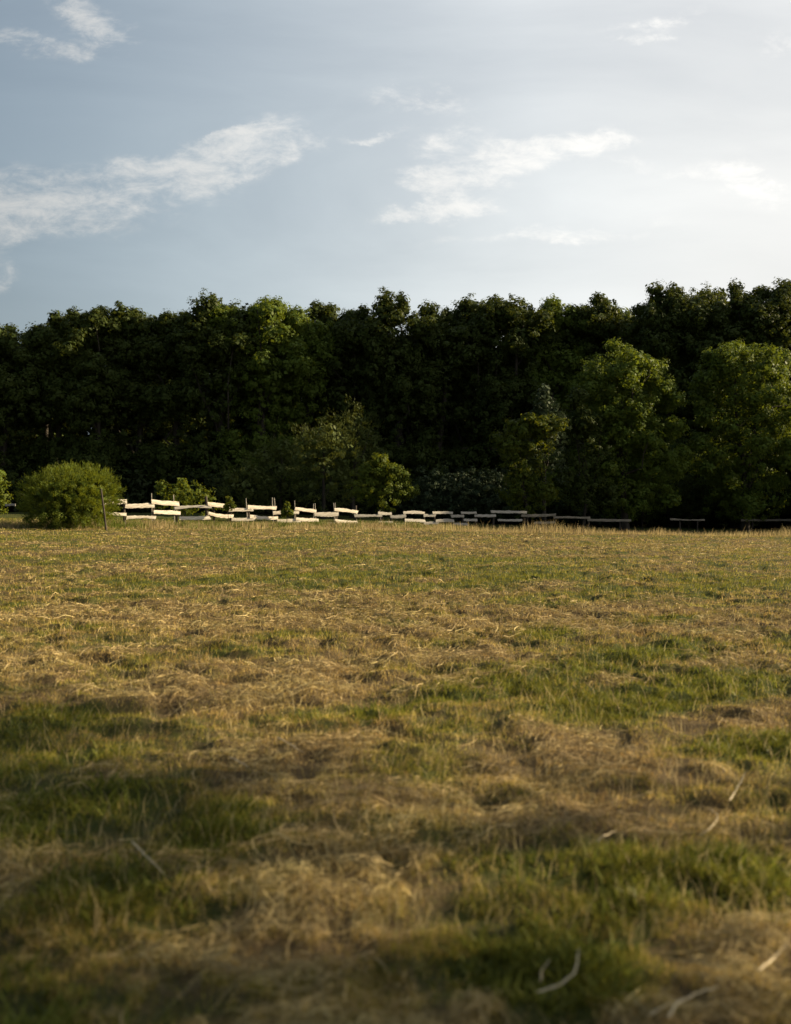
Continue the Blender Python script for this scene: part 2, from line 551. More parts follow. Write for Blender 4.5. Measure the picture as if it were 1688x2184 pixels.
def meadow():
    rng = np.random.default_rng(7)
    # living grass
    x, y = spots(rng, 700000)
    g = green(x, y) + rng.normal(0, .20, len(x))
    k = (g > 0.46) & (rng.random(len(x)) > .85 * hollow(x, y))
    x, y, g = x[k], y[k], g[k]
    n = len(x)
    h = (0.022 + 0.055 * rng.random(n) ** 1.5 + 0.035 * sst(g, .7, 1.2)) * (0.75 + 0.5 * vnoise(x * 2.2, y * 2.2, 2)) * (.70 + .30 * sst(y, 5, 12))
    f = sst(g + rng.normal(0, .12, n), .55, 1.0)[:, None]
    col = tones(rng, n, OLIVE_A, OLIVE_B, .3) * (1 - f) + tones(rng, n, GRN_A, GRN_B, .28) * f
    me = blade_mesh('green_grass', rng, x, y, h, 0.0017 + 0.00036 * y, rng.uniform(.2, .95, n), col, M_GRASS)
    tag(link('green_grass', me), 'short green grass regrowing in patches across the mown meadow', 'grass', kind='stuff')
    # dry standing stubble
    x, y = spots(rng, 640000)
    g = green(x, y) + rng.normal(0, .25, len(x))
    k = (g < 0.66) & (rng.random(len(x)) > .85 * hollow(x, y))
    x, y = x[k], y[k]
    n = len(x)
    h = (0.02 + 0.07 * rng.random(n) ** 2) * (0.7 + 0.6 * vnoise(x * 1.7, y * 1.7, 1)) * (.70 + .30 * sst(y, 5, 12))
    me = blade_mesh('dry_stubble', rng, x, y, h, 0.0015 + 0.00034 * y, rng.uniform(.2, 1.0, n), tones(rng, n, DRY_A, DRY_B, .3), M_GRASS)
    tag(link('dry_stubble', me), 'straw coloured stubble left standing on the mown meadow', 'stubble', kind='stuff')
    # cut hay lying in tangles
    x, y = spots(rng, 380000, d1=46)
    a, b = rows(x, y)
    dens = 0.75 - green(x, y) + 1.3 * (fbm(a / 1.6, b / 0.7, 3, 5) - 0.5)
    k = dens + rng.normal(0, .12, len(x)) > 0.26
    k &= rng.random(len(x)) > .9 * hollow(x, y) + .35 * (1 - sst(y, 4, 9))
    x, y, dens = x[k], y[k], dens[k]
    n = len(x)
    ln = rng.uniform(.03, .13, n) * (.78 + .22 * sst(y, 5, 11)) * (1 + 0.012 * y)
    big = rng.random(n) < .10
    ln = np.where(big, ln * 2.2, ln)
    wd = (0.0010 + 0.00034 * y) * np.where(big, 1.8, 1.0)
    lift = rng.random(n) * (0.015 + 0.07 * np.clip(dens, 0, 1)) * (0.4 + 1.2 * vnoise(x * 3.1, y * 3.1, 0))
    me = strand_mesh('cut_hay', rng, x, y, ln, wd, rng.uniform(0, .015, n), lift,
                     tones(rng, n, (0.20, 0.145, 0.060), (0.46, 0.355, 0.165), .32), M_HAY)
    tag(link('cut_hay', me), 'cut brown hay lying in loose tangled drifts on the meadow', 'hay', kind='stuff')
    # sparse longer bents and loose pale straws
    x, y = spots(rng, 9000, d0=3.5, d1=50)
    n = len(x)
    me = blade_mesh('tall_bents', rng, x, y, rng.uniform(.08, .20, n), 0.0020 + 0.0002 * y, rng.uniform(.15, .9, n),
                    tones(rng, n, (0.36, 0.28, 0.12), (0.55, 0.44, 0.22)), M_GRASS)
    tag(link('tall_bents', me), 'thin pale grass bents standing above the stubble', 'grass', kind='stuff')
    # broad leaved herbs in the green patches near by
    x, y = spots(rng, 80000, d0=2.0, d1=12)
    g = green(x, y) + rng.normal(0, .08, len(x))
    k = g > 0.82
    x, y = x[k], y[k]
    n = len(x)
    me = blade_mesh('clover', rng, x, y, rng.uniform(.04, .11, n), rng.uniform(.008, .017, n), rng.uniform(.5, 1.2, n),
                    tones(rng, n, (0.076, 0.086, 0.014), (0.150, 0.155, 0.024), .2), M_GRASS)
    tag(link('clover', me), 'broad leaved dark green clover clumps among the cut hay', 'clover', kind='stuff')
    # tall unmown grass along the foot of the fence
    n = 60000
    t = rng.random(n)
    fx = np.interp(t, [0, .5, .75, 1], [-23, 0.2, 11, 30])
    fy = np.interp(fx, [-26, -13.2, 0.24, 10.8, 26, 34], [44.5, 46, 54, 60, 66, 69])
    off = rng.normal(-0.2, 1.1, n) - 1.2 * rng.random(n)
    x, y = fx, fy + off
    fade = sst(fx, 0, 10)
    g = fbm(x / 1.3, y / 1.0, 3, 2)
    h = rng.uniform(.10, .38, n) * (0.55 + 0.8 * vnoise(x * 1.1, y * 1.1, 3)) * (1 - .25 * fade)
    col = np.where((g + rng.normal(0, .12, n) > 0.46)[:, None], tones(rng, n, (0.075, 0.10, 0.015), (0.15, 0.165, 0.03)),
                   tones(rng, n, (0.26, 0.19, 0.085), (0.44, 0.34, 0.17)))
    me = blade_mesh('verge_grass', rng, x, y, h, rng.uniform(.012, .022, n), rng.uniform(.1, .6, n), col, M_GRASS)
    tag(link('verge_grass', me), 'tall unmown grass growing along the foot of the plank fence', 'grass', kind='stuff')
    # ragged stems at the brow of the field
    n = 9000
    x = rng.uniform(-21, 24, n)
    y = np.interp(x, [-22, -13, 0, 12, 24], [43.5, 44, 48.5, 50, 50]) + rng.normal(0, 1.0, n)
    h = rng.uniform(.06, .26, n) * (0.45 + 1.5 * vnoise(x * .9, y * .3, 4) ** 2 + .5 * vnoise(x * 3.1, y, 1) ** 3) * (1 + .8 * sst(x, 0, 8))
    me = blade_mesh('brow_grass', rng, x, y, h, rng.uniform(.010, .018, n), rng.uniform(.1, .5, n),
                    tones(rng, n, (0.28, 0.21, 0.09), (0.46, 0.36, 0.17)), M_GRASS)
    tag(link('brow_grass', me), 'ragged yellow grass stems along the far brow of the field', 'grass', kind='stuff')


meadow()


# ------------------------------------------------------------------ trees and bushes
def tube(path, radii, sides=7):
    """verts and quads of a tapered tube along a path"""
    P = np.asarray(path, float)
    n = len(P)
    T = np.gradient(P, axis=0)
    T /= np.linalg.norm(T, axis=1, keepdims=True) + 1e-9
    ref = np.array([0.31, 0.95, 0.02])
    A = np.cross(T, ref)
    A /= np.linalg.norm(A, axis=1, keepdims=True) + 1e-9
    B = np.cross(T, A)
    ang = np.arange(sides) * 2 * np.pi / sides
    V = P[:, None] + np.asarray(radii)[:, None, None] * (np.cos(ang)[None, :, None] * A[:, None] + np.sin(ang)[None, :, None] * B[:, None])
    V = V.reshape(-1, 3)
    i = np.arange(n - 1)[:, None] * sides + np.arange(sides)[None]
    j = np.arange(n - 1)[:, None] * sides + (np.arange(sides)[None] + 1) % sides
    q = np.stack([i, j, j + sides, i + sides], -1).reshape(-1, 4)
    return V, q


def join_parts(parts):
    Vs, Qs, o = [], [], 0
    for V, q in parts:
        Vs.append(V)
        Qs.append(q + o)
        o += len(V)
    return np.concatenate(Vs), np.concatenate(Qs)


def leaf_cloud(rng, centres, radii, per, leaf, outward, aspect=0.55, flat=0.8, upbias=0.35, spiky=0.0):
    """leaves gathered in clumps round the given centres"""
    nc = len(centres)
    idx = np.repeat(np.arange(nc), per)
    n = len(idx)
    d = rng.normal(size=(n, 3))
    d /= np.linalg.norm(d, axis=1, keepdims=True)
    r = rng.random(n) ** 0.45
    off = d * (radii[idx] * r)[:, None]
    off[:, 2] *= flat
    o = outward[idx]
    if spiky:
        off = off + o * (rng.random(n) ** 2 * spiky * radii[idx])[:, None]
    c = centres[idx] + off
    nrm = 0.75 * o + 0.8 * d + rng.normal(0, .42, (n, 3))
    nrm[:, 2] += upbias
    nrm /= np.linalg.norm(nrm, axis=1, keepdims=True)
    a = np.cross(nrm, rng.normal(size=(n, 3)))
    a /= np.linalg.norm(a, axis=1, keepdims=True)
    if spiky:
        a = 0.4 * a + 0.8 * o + np.array([0, 0, 0.4])
        a /= np.linalg.norm(a, axis=1, keepdims=True)
    b = np.cross(nrm, a)
    L = leaf * rng.uniform(.65, 1.3, n)
    al, bl = a * (L / 2)[:, None], b * (L * aspect / 2)[:, None]
    V = np.stack([c - al, c - .1 * al + bl, c + al, c - .1 * al - bl], 1).reshape(-1, 3)
    q = np.arange(n)[:, None] * 4 + np.arange(4)[None]
    return V, q


def crown_points(rng, lobes, per_area, clump, lo=0.72, hi=1.06):
    C, O, Rr = [], [], []
    for (cx, cy, cz, rx, ry, rz) in lobes:
        n = max(8, int(per_area * (rx * ry + rx * rz + ry * rz)))
        k = np.arange(n) + .5
        ph = np.arccos(1 - 2 * k / n)
        th = np.pi * (1 + 5 ** .5) * k + rng.random() * 6
        d = np.stack([np.cos(th) * np.sin(ph), np.sin(th) * np.sin(ph), np.cos(ph)], 1) + rng.normal(0, .13, (n, 3))
        d /= np.linalg.norm(d, axis=1, keepdims=True)
        f = rng.uniform(lo, hi, n)
        f[rng.random(n) < .18] *= 0.6
        C.append(np.array([cx, cy, cz]) + d * np.array([rx, ry, rz]) * f[:, None])
        o = d / np.array([rx, ry, rz])
        O.append(o / np.linalg.norm(o, axis=1, keepdims=True))
        Rr.append(clump * rng.uniform(.65, 1.3, n))
    return np.concatenate(C), np.concatenate(O), np.concatenate(Rr)


def lumps(rng, lobes, n, k, push=.88, up=-.35):
    """add small rounded heads over the surface of each lobe"""
    out = [(a, b, c, .86 * d, .86 * e, .86 * f) for a, b, c, d, e, f in lobes]
    for (cx, cy, cz, rx, ry, rz) in lobes:
        m = max(4, int(n * (rx * ry + rx * rz + ry * rz) / 3))
        for i in range(m):
            d = rng.normal(size=3)
            d /= np.linalg.norm(d)
            if d[2] < up:
                d[2] *= -1
            q = k * rng.uniform(.7, 1.35)
            p = push * rng.uniform(.92, 1.1)
            out.append((cx + d[0] * rx * p, cy + d[1] * ry * p, cz + d[2] * rz * p, q * 1.1, q * 1.1, q))
    return out


def trunk_mesh(rng, H, r0, lobes, limbs=6, bare=0.25):
    n = 9
    t = np.linspace(0, 1, n)
    top = 0.86 * H
    path = np.stack([np.cumsum(rng.normal(0, .018 * H, n)) * t, np.cumsum(rng.normal(0, .018 * H, n)) * t, t * top - 0.15], 1)
    rad = r0 * (1 - .86 * t) * (1 + .5 * np.exp(-t * 22))
    parts = [tube(path, rad, 9)]
    for i in range(limbs):
        k = bare + (0.8 - bare) * i / max(1, limbs - 1)
        s = np.array([np.interp(k, t, path[:, a]) for a in range(3)])
        lb = lobes[rng.integers(len(lobes))]
        e = np.array(lb[:3]) + rng.normal(0, .45, 3) * np.array(lb[3:])
        e[2] = max(e[2], s[2] + .08 * H)
        tt = np.linspace(0, 1, 5)[:, None]
        pth = s * (1 - tt) + e * tt
        pth[:, 2] += np.sin(np.linspace(0, np.pi, 5)) * -.03 * H
        pth[1:] += rng.normal(0, .02 * H, (4, 3))
        parts.append(tube(pth, r0 * .42 * np.linspace(1, .2, 5) * (1 - .5 * k), 6))
    return join_parts(parts)


def plant(name, cat, label, rng, loc, H, lobes, mat, leaf, clump, per, per_area, r0=None, group=None, aspect=.55,
          spiky=0.0, flat=.8, lo=.72, hi=1.06, core=None, limbs=6, crown='crown', stem='trunk'):
    root = link(name, None, loc=loc)
    tag(root, label, cat, group)
    C, O, Rr = crown_points(rng, lobes, per_area, clump, lo, hi)
    k = C[:, 2] > 0.12
    C, O, Rr = C[k], O[k], Rr[k]
    parts = [leaf_cloud(rng, C, Rr, per, leaf, O, aspect, flat, spiky=spiky)]
    inner = [(a, b, c, .62 * d, .62 * e, .62 * f) for a, b, c, d, e, f in lobes]
    C, O, Rr = crown_points(rng, inner, per_area * .7, clump * 1.3)
    k = C[:, 2] > 0.12
    parts.append(leaf_cloud(rng, C[k], Rr[k], max(6, per // 3), leaf * 1.7, O[k], .8, flat))
    V, q = join_parts(parts)
    V[:, 2] = np.maximum(V[:, 2], 0.0)
    link(crown, mesh_arrays(crown, V, q, mat=mat), root)
    V, q = trunk_mesh(rng, H, r0 or .022 * H, lobes, limbs)
    link(stem, mesh_arrays(stem, V, q, mat=M_BARK, smooth=True), root)
    return root


def ground_at(px, Y):
    X = (px - 844) / F * Y
    return X, Y, float(height(X, Y)) - 0.02


def wood_lobes(rng, H, W):
    """an uneven broadleaved crown: a main mass with smaller heads pushed out of it"""
    r = W / 2
    lobes = [(0, 0, .56 * H, r * .92, r * .92, .40 * H)]
    for i in range(7):
        a = i * 2 * math.pi / 7 + rng.uniform(-.3, .3)
        z = rng.uniform(.45, .80) * H
        k = rng.uniform(.40, .62)
        lobes.append((math.cos(a) * r * k, math.sin(a) * r * k, z, r * rng.uniform(.36, .52), r * rng.uniform(.36, .52), H * rng.uniform(.10, .16)))
    for i in range(5):
        a = i * 2 * math.pi / 5 + rng.uniform(-.3, .3)
        lobes.append((math.cos(a) * r * .55, math.sin(a) * r * .55, .17 * H, r * .62, r * .62, .19 * H))
    for i in range(5):
        fx, fy = rng.uniform(-.75, .75), rng.uniform(-.5, .5)
        lobes.append((fx * r, fy * r, (.88 - .34 * (fx * fx + fy * fy)) * H, r * rng.uniform(.24, .36), r * rng.uniform(.24, .36), H * rng.uniform(.07, .11)))
    lobes.append((rng.uniform(-.2, .2) * r, rng.uniform(-.3, .3) * r, .90 * H, r * .26, r * .26, H * .085))
    return lobes


WOOD = [  # px of the crown, py of its top, depth, crown width, leaf material, what singles it out
    (-110, 690, 84, 9, M_OAK, 'dark tree at the wood edge, only its side showing at the left picture edge'),
    (5, 686, 84, 8.5, M_OAK, 'low dark rounded tree of the wood, leftmost crown on the skyline'),
    (95, 692, 88, 7, M_OAK, 'low tree of the wood filling the dip left of the two knobbly skyline tufts'),
    (140, 655, 85, 6, M_OAK, 'narrow knobbly skyline tree rising above the big round bush'),
    (200, 645, 84, 7, M_OAK, 'knobbly skyline tree just right of the narrow tuft above the round bush'),
    (290, 648, 86, 8, M_OAK, 'broad rounded skyline tree above the gap between round bush and loose bush'),
    (375, 657, 85, 8, M_OAK, 'flat topped skyline tree above the loose bush behind the white planks'),
    (465, 625, 83, 8.5, M_OAK, 'tall domed skyline tree with a steep left side, right of the flat topped one'),
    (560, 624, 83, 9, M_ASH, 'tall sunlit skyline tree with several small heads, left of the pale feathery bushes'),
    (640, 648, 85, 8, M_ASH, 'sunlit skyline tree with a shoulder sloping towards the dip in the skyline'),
    (692, 636, 86, 4.6, M_OAK, 'slender skyline tuft at the left brink of the deep dip in the skyline'),
    (765, 652, 85, 7, M_OAK, 'dark skyline tree at the right brink of the deep dip in the skyline'),
    (845, 611, 83, 7.5, M_OAK, 'dark skyline tree with one tuft standing highest in the middle of the wood'),
    (925, 634, 84, 8, M_OAK, 'dark rounded skyline tree above the left end of the low grey hedge'),
    (1005, 634, 86, 7, M_OAK, 'dark tree with two small tufts, above the right end of the low grey hedge'),
    (1078, 628, 83, 7.5, M_OAK, 'dark peaked skyline tree left of the dip above the small pointed tree'),
    (1145, 655, 87, 8, M_OAK, 'lower skyline tree in the dip above the small pointed tree'),
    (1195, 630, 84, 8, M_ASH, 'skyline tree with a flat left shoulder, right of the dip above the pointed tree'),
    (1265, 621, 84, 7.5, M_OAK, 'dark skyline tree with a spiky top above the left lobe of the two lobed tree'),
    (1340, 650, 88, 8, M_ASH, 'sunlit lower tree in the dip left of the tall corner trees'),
    (1432, 600, 80, 9, M_OAK, 'tall dark tree with a ragged see-through left edge against the sky'),
    (1510, 604, 82, 8, M_OAK, 'dark tree joining the ragged tall tree to the tallest corner tree'),
    (1575, 592, 78, 8, M_OAK, 'tall dark tree with a domed top above the bright round tree'),
    (1650, 587, 78, 9, M_OAK, 'tallest dark tree of the wood, at the right corner of the skyline'),
    (1740, 598, 79, 9, M_OAK, 'tall dark tree cut off by the right picture edge'),
]


def wood():
    rng = np.random.default_rng(21)
    for px, top, Y, W, mat, label in WOOD:
        x, y, z = ground_at(px, Y)
        H = CAM_Z + (1060 - top) / F * Y - z
        lobes = lumps(rng, wood_lobes(rng, H, W * rng.uniform(.95, 1.2)), .42, .80)
        for _ in range(7):
            fx, fy = rng.uniform(-.8, .8), rng.uniform(-.5, .5)
            lobes.append((fx * W / 2, fy * W / 2, H * (rng.uniform(.93, 1.0) - .30 * (fx * fx + fy * fy)), rng.uniform(.3, .55), rng.uniform(.3, .55), rng.uniform(.45, .8)))
        zs = (H + .1) / max(c + f + .25 for a, b, c, d, e, f in lobes)
        lobes = [(a, b, c * zs, d, e, f * zs) for a, b, c, d, e, f in lobes]
        plant('broadleaf_tree', 'tree', label, rng, (x, y, z), H, lobes, mat, 0.20, 0.42, 44, 2.9,
              group='trees along the edge of the wood')
    # trees standing outside the frame to the right: they shade the fence end and the wood
    off = [(31.5, 62.5, 14.4, 7.4), (39, 75, 17, 9), (47, 80, 19, 10), (57, 84, 19, 10), (68, 86, 19, 11), (40, 88, 20, 10), (33.5, 70.5, 9.5, 7.5), (37, 66, 10, 6)]
    for (x, y, H, W) in off:
        z = float(height(x, y)) - .02
        o = plant('broadleaf_tree', 'tree', 'dark broadleaved tree of the wood standing beyond the right picture edge', rng, (x, y, z), H,
                  wood_lobes(rng, H, W), M_OAK, 0.34, 0.8, 40, 1.6, group='trees beyond the right picture edge')
    # unseen tall tree, added right of the camera only to darken the near grass
    x, y, H = 15.5, 8.2, 9.8
    L = lumps(rng, [(0, 0, 7.7, 3.4, 3.6, 1.7), (-.8, 2.0, 8.0, 2.0, 2.2, 1.5), (.6, -2.4, 7.8, 2.0, 2.2, 1.5)], .5, .75)
    plant('broadleaf_tree', 'tree', 'unseen tall bare trunked tree added to shade the near meadow, beyond the right picture edge', rng,
          (x, y, float(height(x, y)) - .02), H, L, M_OAK, .17, .45, 56, 3.6, r0=.16)
    x, y, H = 11.2, 4.5, 6.2  # second unseen tree, added to dapple the nearest ground with shade
    L = lumps(rng, [(0, 0, 4.6, 1.5, 1.7, 1.3), (.2, -1.2, 4.2, 1.0, 1.1, 1.0)], .7, .45)
    plant('small_tree', 'tree', 'unseen small thin crowned tree added to shade the near meadow, beyond the right picture edge', rng,
          (x, y, float(height(x, y)) - .02), H, L, M_OAK, .13, .30, 18, 4.0, r0=.07)
    # the depth of the wood behind its edge
    Vs = []
    xs = np.concatenate([np.arange(-52, 60, 5.5), np.arange(-58, 66, 6.5)])
    for i, x in enumerate(xs):
        y = 97 + rng.uniform(-2, 2) if i < 21 else 108 + rng.uniform(-3, 3)
        px = 844 + F * x / y
        top = np.interp(px, [-100, 60, 200, 400, 560, 680, 735, 800, 950, 1130, 1260, 1350, 1430, 1700],
                        [715, 712, 680, 680, 655, 672, 702, 672, 660, 678, 652, 680, 640, 620]) + rng.uniform(0, 12)
        H = CAM_Z + (1060 - top) / F * y + .5
        C, O, Rr = crown_points(rng, [(x, y, .52 * H, 4.4, 3.6, .47 * H)], 1.5, 1.0)
        k = C[:, 2] > .3
        Vs.append(leaf_cloud(rng, C[k], Rr[k], 46, .42, O[k], .7))
    for y, gap, h in ((103, 3.4, 14.0), (94, 3.4, 13.0), (91, 3.2, 6.5), (81, 4.0, 3.6)):
        for x in np.arange(-48, 60, gap):
            C, O, Rr = crown_points(rng, [(x + rng.uniform(-1, 1), y + rng.uniform(-2, 2), height(x, y) + .4 * h, gap * .8, 2.2, .62 * h * rng.uniform(.7, 1.1))], 2.2, .8)
            k = C[:, 2] > -.8
            Vs.append(leaf_cloud(rng, C[k], Rr[k], 46, .50 if y > 93 else .36, O[k], .7))
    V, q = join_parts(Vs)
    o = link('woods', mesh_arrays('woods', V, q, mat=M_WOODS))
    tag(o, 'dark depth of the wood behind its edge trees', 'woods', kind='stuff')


wood()


def mid_trees():
    rng = np.random.default_rng(5)

    def lobe(px, py, Y, rx, ry, rz, base, dy=0.0):
        p = from_px(px, py, Y)
        return (p.x - base[0], dy, p.z - base[2], rx / F * Y, ry / F * Y, rz / F * Y)

    # two lobed tree on the right
    Y = 64
    b = ground_at(1335, Y)
    L = [lobe(1318, 870, Y, 78, 76, 100, b), lobe(1308, 795, Y, 66, 64, 58, b), lobe(1390, 800, Y, 34, 38, 42, b), lobe(1425, 845, Y, 32, 36, 42, b),
         lobe(1285, 840, Y, 44, 50, 60, b), lobe(1370, 920, Y, 85, 80, 100, b), lobe(1300, 980, Y, 75, 80, 100, b), lobe(1400, 1000, Y, 70, 80, 90, b), lobe(1340, 1060, Y, 95, 80, 60, b)]
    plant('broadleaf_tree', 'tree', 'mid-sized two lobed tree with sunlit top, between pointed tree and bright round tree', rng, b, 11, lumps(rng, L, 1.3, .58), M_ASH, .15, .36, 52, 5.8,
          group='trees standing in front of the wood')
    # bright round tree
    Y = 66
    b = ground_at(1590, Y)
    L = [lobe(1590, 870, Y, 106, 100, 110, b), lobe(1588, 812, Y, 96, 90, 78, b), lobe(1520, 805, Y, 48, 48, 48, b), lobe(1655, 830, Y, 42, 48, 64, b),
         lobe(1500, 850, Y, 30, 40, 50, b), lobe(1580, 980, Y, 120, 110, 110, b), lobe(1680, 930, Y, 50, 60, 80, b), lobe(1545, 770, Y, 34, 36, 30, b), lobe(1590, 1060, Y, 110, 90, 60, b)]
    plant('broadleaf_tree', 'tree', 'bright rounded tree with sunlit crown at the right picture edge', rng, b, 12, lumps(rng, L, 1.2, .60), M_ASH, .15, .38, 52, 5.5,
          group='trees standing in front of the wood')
    # small pointed tree
    Y = 60.6
    b = ground_at(1162, Y)
    L = [lobe(1160, 842, Y, 9, 9, 24, b), lobe(1162, 872, Y, 26, 26, 34, b), lobe(1175, 900, Y, 40, 38, 40, b), lobe(1165, 960, Y, 46, 46, 90, b)]
    plant('pointed_tree', 'tree', 'small pointed tree with a grey green tip in front of the dark wood', rng, b, 7.2, L, M_GREY, .14, .26, 40, 9.0,
          group='trees standing in front of the wood', spiky=.8)
    Y = 60.2
    b = ground_at(1125, Y)
    L = [lobe(1125, 985, Y, 66, 60, 98, b), lobe(1150, 905, Y, 44, 40, 28, b), lobe(1096, 950, Y, 42, 42, 50, b), lobe(1165, 925, Y, 34, 34, 42, b)]
    plant('small_tree', 'tree', 'small yellow topped tree under the grey green pointed tree', rng, b, 5.2, lumps(rng, L + [lobe(1125, 1050, Y, 72, 60, 60, b)], 1.2, .40), M_YELLOW, .13, .26, 44, 8,
          group='trees standing in front of the wood')
    Y = 62.5
    b = ground_at(1245, Y)
    L = [lobe(1250, 985, Y, 62, 60, 105, b), lobe(1265, 895, Y, 36, 36, 26, b), lobe(1215, 915, Y, 34, 34, 34, b), lobe(1232, 858, Y, 9, 9, 18, b)]
    plant('small_tree', 'tree', 'dark small round tree right of the yellow topped tree', rng, b, 5.6, lumps(rng, L + [lobe(1245, 1050, Y, 66, 60, 60, b)], 1.2, .42), M_OAK, .14, .28, 44, 8,
          group='trees standing in front of the wood')
    # shaded low shrubs on the right
    for px, top, W, Y, mat, lab in [
        (1370, 1010, 130, 69, M_OAK, 'low dark shrub in deep shade below the two lobed tree'),
        (1470, 1012, 110, 69, M_OAK, 'low dark shrub in deep shade between the two lobed and bright round trees'),
        (1590, 1002, 150, 69, M_GREY, 'low greyish shrub in deep shade below the bright round tree'),
        (1700, 1010, 120, 69, M_OAK, 'low dark shrub in deep shade cut off by the right picture edge')]:
        b = ground_at(px, Y)
        h = (1105 - top)
        L = [lobe(px, 1105 - .5 * h, Y, W * .5, 50, h * .5, b), lobe(px - .2 * W, 1105 - .62 * h, Y, W * .26, 36, h * .36, b), lobe(px + .22 * W, 1105 - .6 * h, Y, W * .25, 36, h * .34, b)]
        plant('shrub', 'shrub', lab, rng, b, 2.4, L, mat, .16, .36, 44, 5.0, r0=.05, group='shrubs along the foot of the wood', crown='foliage', stem='stem')
    # low grey hedge
    Y = 70
    b = ground_at(975, Y)
    L = [lobe(px, 1052, Y, 34, 40, 60 + 4 * math.sin(px), b) for px in range(905, 1060, 22)]
    plant('hedge', 'hedge', 'low flat topped grey green hedge at the foot of the wood', rng, b, 2.6, L, M_GREY, .15, .34, 44, 5.0, r0=.06, crown='foliage', stem='stem')

    # feathery pale bushes left of centre
    for px, top, W, Y, lab in [
        (690, 888, 150, 70, 'feathery pale willow bush with a lit tip, left of its taller neighbour'),
        (752, 858, 120, 73, 'taller feathery willow bush behind the small lit topped bush'),
        (600, 925, 150, 74, 'dim feathery willow bush furthest left of the pale ones'),
        (530, 985, 130, 72, 'low dim bush at the wood foot behind the white planks'),
    ]:
        b = ground_at(px, Y)
        h = 1100 - top
        L = [lobe(px, 1100 - .45 * h, Y, W * .5, 60, h * .45, b), lobe(px - .22 * W, 1100 - .66 * h, Y, W * .26, 36, h * .26, b), lobe(px + .05 * W, 1100 - .80 * h, Y, W * .2, 30, h * .19, b),
             lobe(px + .25 * W, 1100 - .62 * h, Y, W * .25, 36, h * .26, b)]
        plant('willow_bush', 'bush', lab, rng, b, h / F * Y, L, M_WILLOW, .20, .42, 46, 4.2, group='bushes along the foot of the wood', aspect=.3, spiky=1.3)
    # lit topped bush behind the fence
    Y = 58
    b = ground_at(815, Y)
    L = [lobe(818, 1045, Y, 72, 66, 52, b), lobe(800, 1005, Y, 40, 40, 28, b), lobe(845, 1010, Y, 38, 38, 26, b), lobe(775, 1040, Y, 40, 40, 44, b)]
    plant('bush', 'bush', 'round bush with a bright yellow green top behind the middle of the fence', rng, b, 3.2, lumps(rng, L, 1.5, .34), M_BUSH, .12, .26, 52, 9, r0=.05,
          group='bushes beside the fence', crown='foliage', stem='stem')
    # small loose bush behind the white planks
    Y = 51
    b = ground_at(390, Y)
    L = [lobe(365, 1052, Y, 34, 36, 26, b), lobe(400, 1056, Y, 40, 38, 26, b), lobe(436, 1056, Y, 22, 24, 18, b), lobe(345, 1040, Y, 14, 14, 18, b), lobe(390, 1032, Y, 12, 14, 16, b), lobe(400, 1080, Y, 70, 40, 24, b)]
    plant('bush', 'bush', 'small loose bush with bright leaves just behind the white planks', rng, b, 1.7, L, M_BUSH, .13, .2, 20, 14, r0=.035,
          group='bushes beside the fence', crown='foliage', stem='stem', lo=.6, hi=1.2, aspect=.45)
    # big round bush
    Y = 43
    b = ground_at(152, Y)
    L = [lobe(153, 1060, Y, 100, 100, 60, b), lobe(160, 1030, Y, 78, 80, 38, b), lobe(200, 1045, Y, 56, 70, 44, b), lobe(105, 1055, Y, 56, 70, 42, b), lobe(150, 1090, Y, 100, 95, 34, b)]
    plant('bush', 'bush', 'big round dense bush at the left end of the white planks', rng, b, 2.4, L, M_BUSH, .12, .20, 66, 20, r0=.05,
          group='bushes beside the fence', aspect=.28, spiky=1.2, crown='foliage', stem='stem', lo=.85, hi=1.04)
    Y = 47
    b = ground_at(-30, Y)
    L = [lobe(-32, 1045, Y, 50, 50, 66, b), lobe(-15, 1025, Y, 26, 30, 30, b), lobe(-40, 1000, Y, 30, 30, 30, b)]
    plant('bush', 'bush', 'tall bush cut off by the left picture edge', rng, b, 2.6, L, M_BUSH, .13, .24, 40, 12, r0=.05,
          group='bushes beside the fence', crown='foliage', stem='stem')
    # saplings by the fence
    for px, top, Y, lab in [(489, 1055, 48.6, 'thin leafy sapling poking up behind the third white plank panel'),
                            (612, 1068, 50.4, 'small yellowish sapling behind the fence between two thin stakes')]:
        b = ground_at(px, Y)
        L = [lobe(px, top + 12, Y, 7, 8, 13, b), lobe(px - 5, top + 26, Y, 8, 8, 10, b), lobe(px + 7, top + 24, Y, 7, 8, 9, b)]
        plant('sapling', 'sapling', lab, rng, b, 1.35, L, M_YELLOW, .10, .10, 9, 90, r0=.015, group='saplings by the fence', limbs=4, aspect=.45, lo=.5, hi=1.2)


mid_trees()


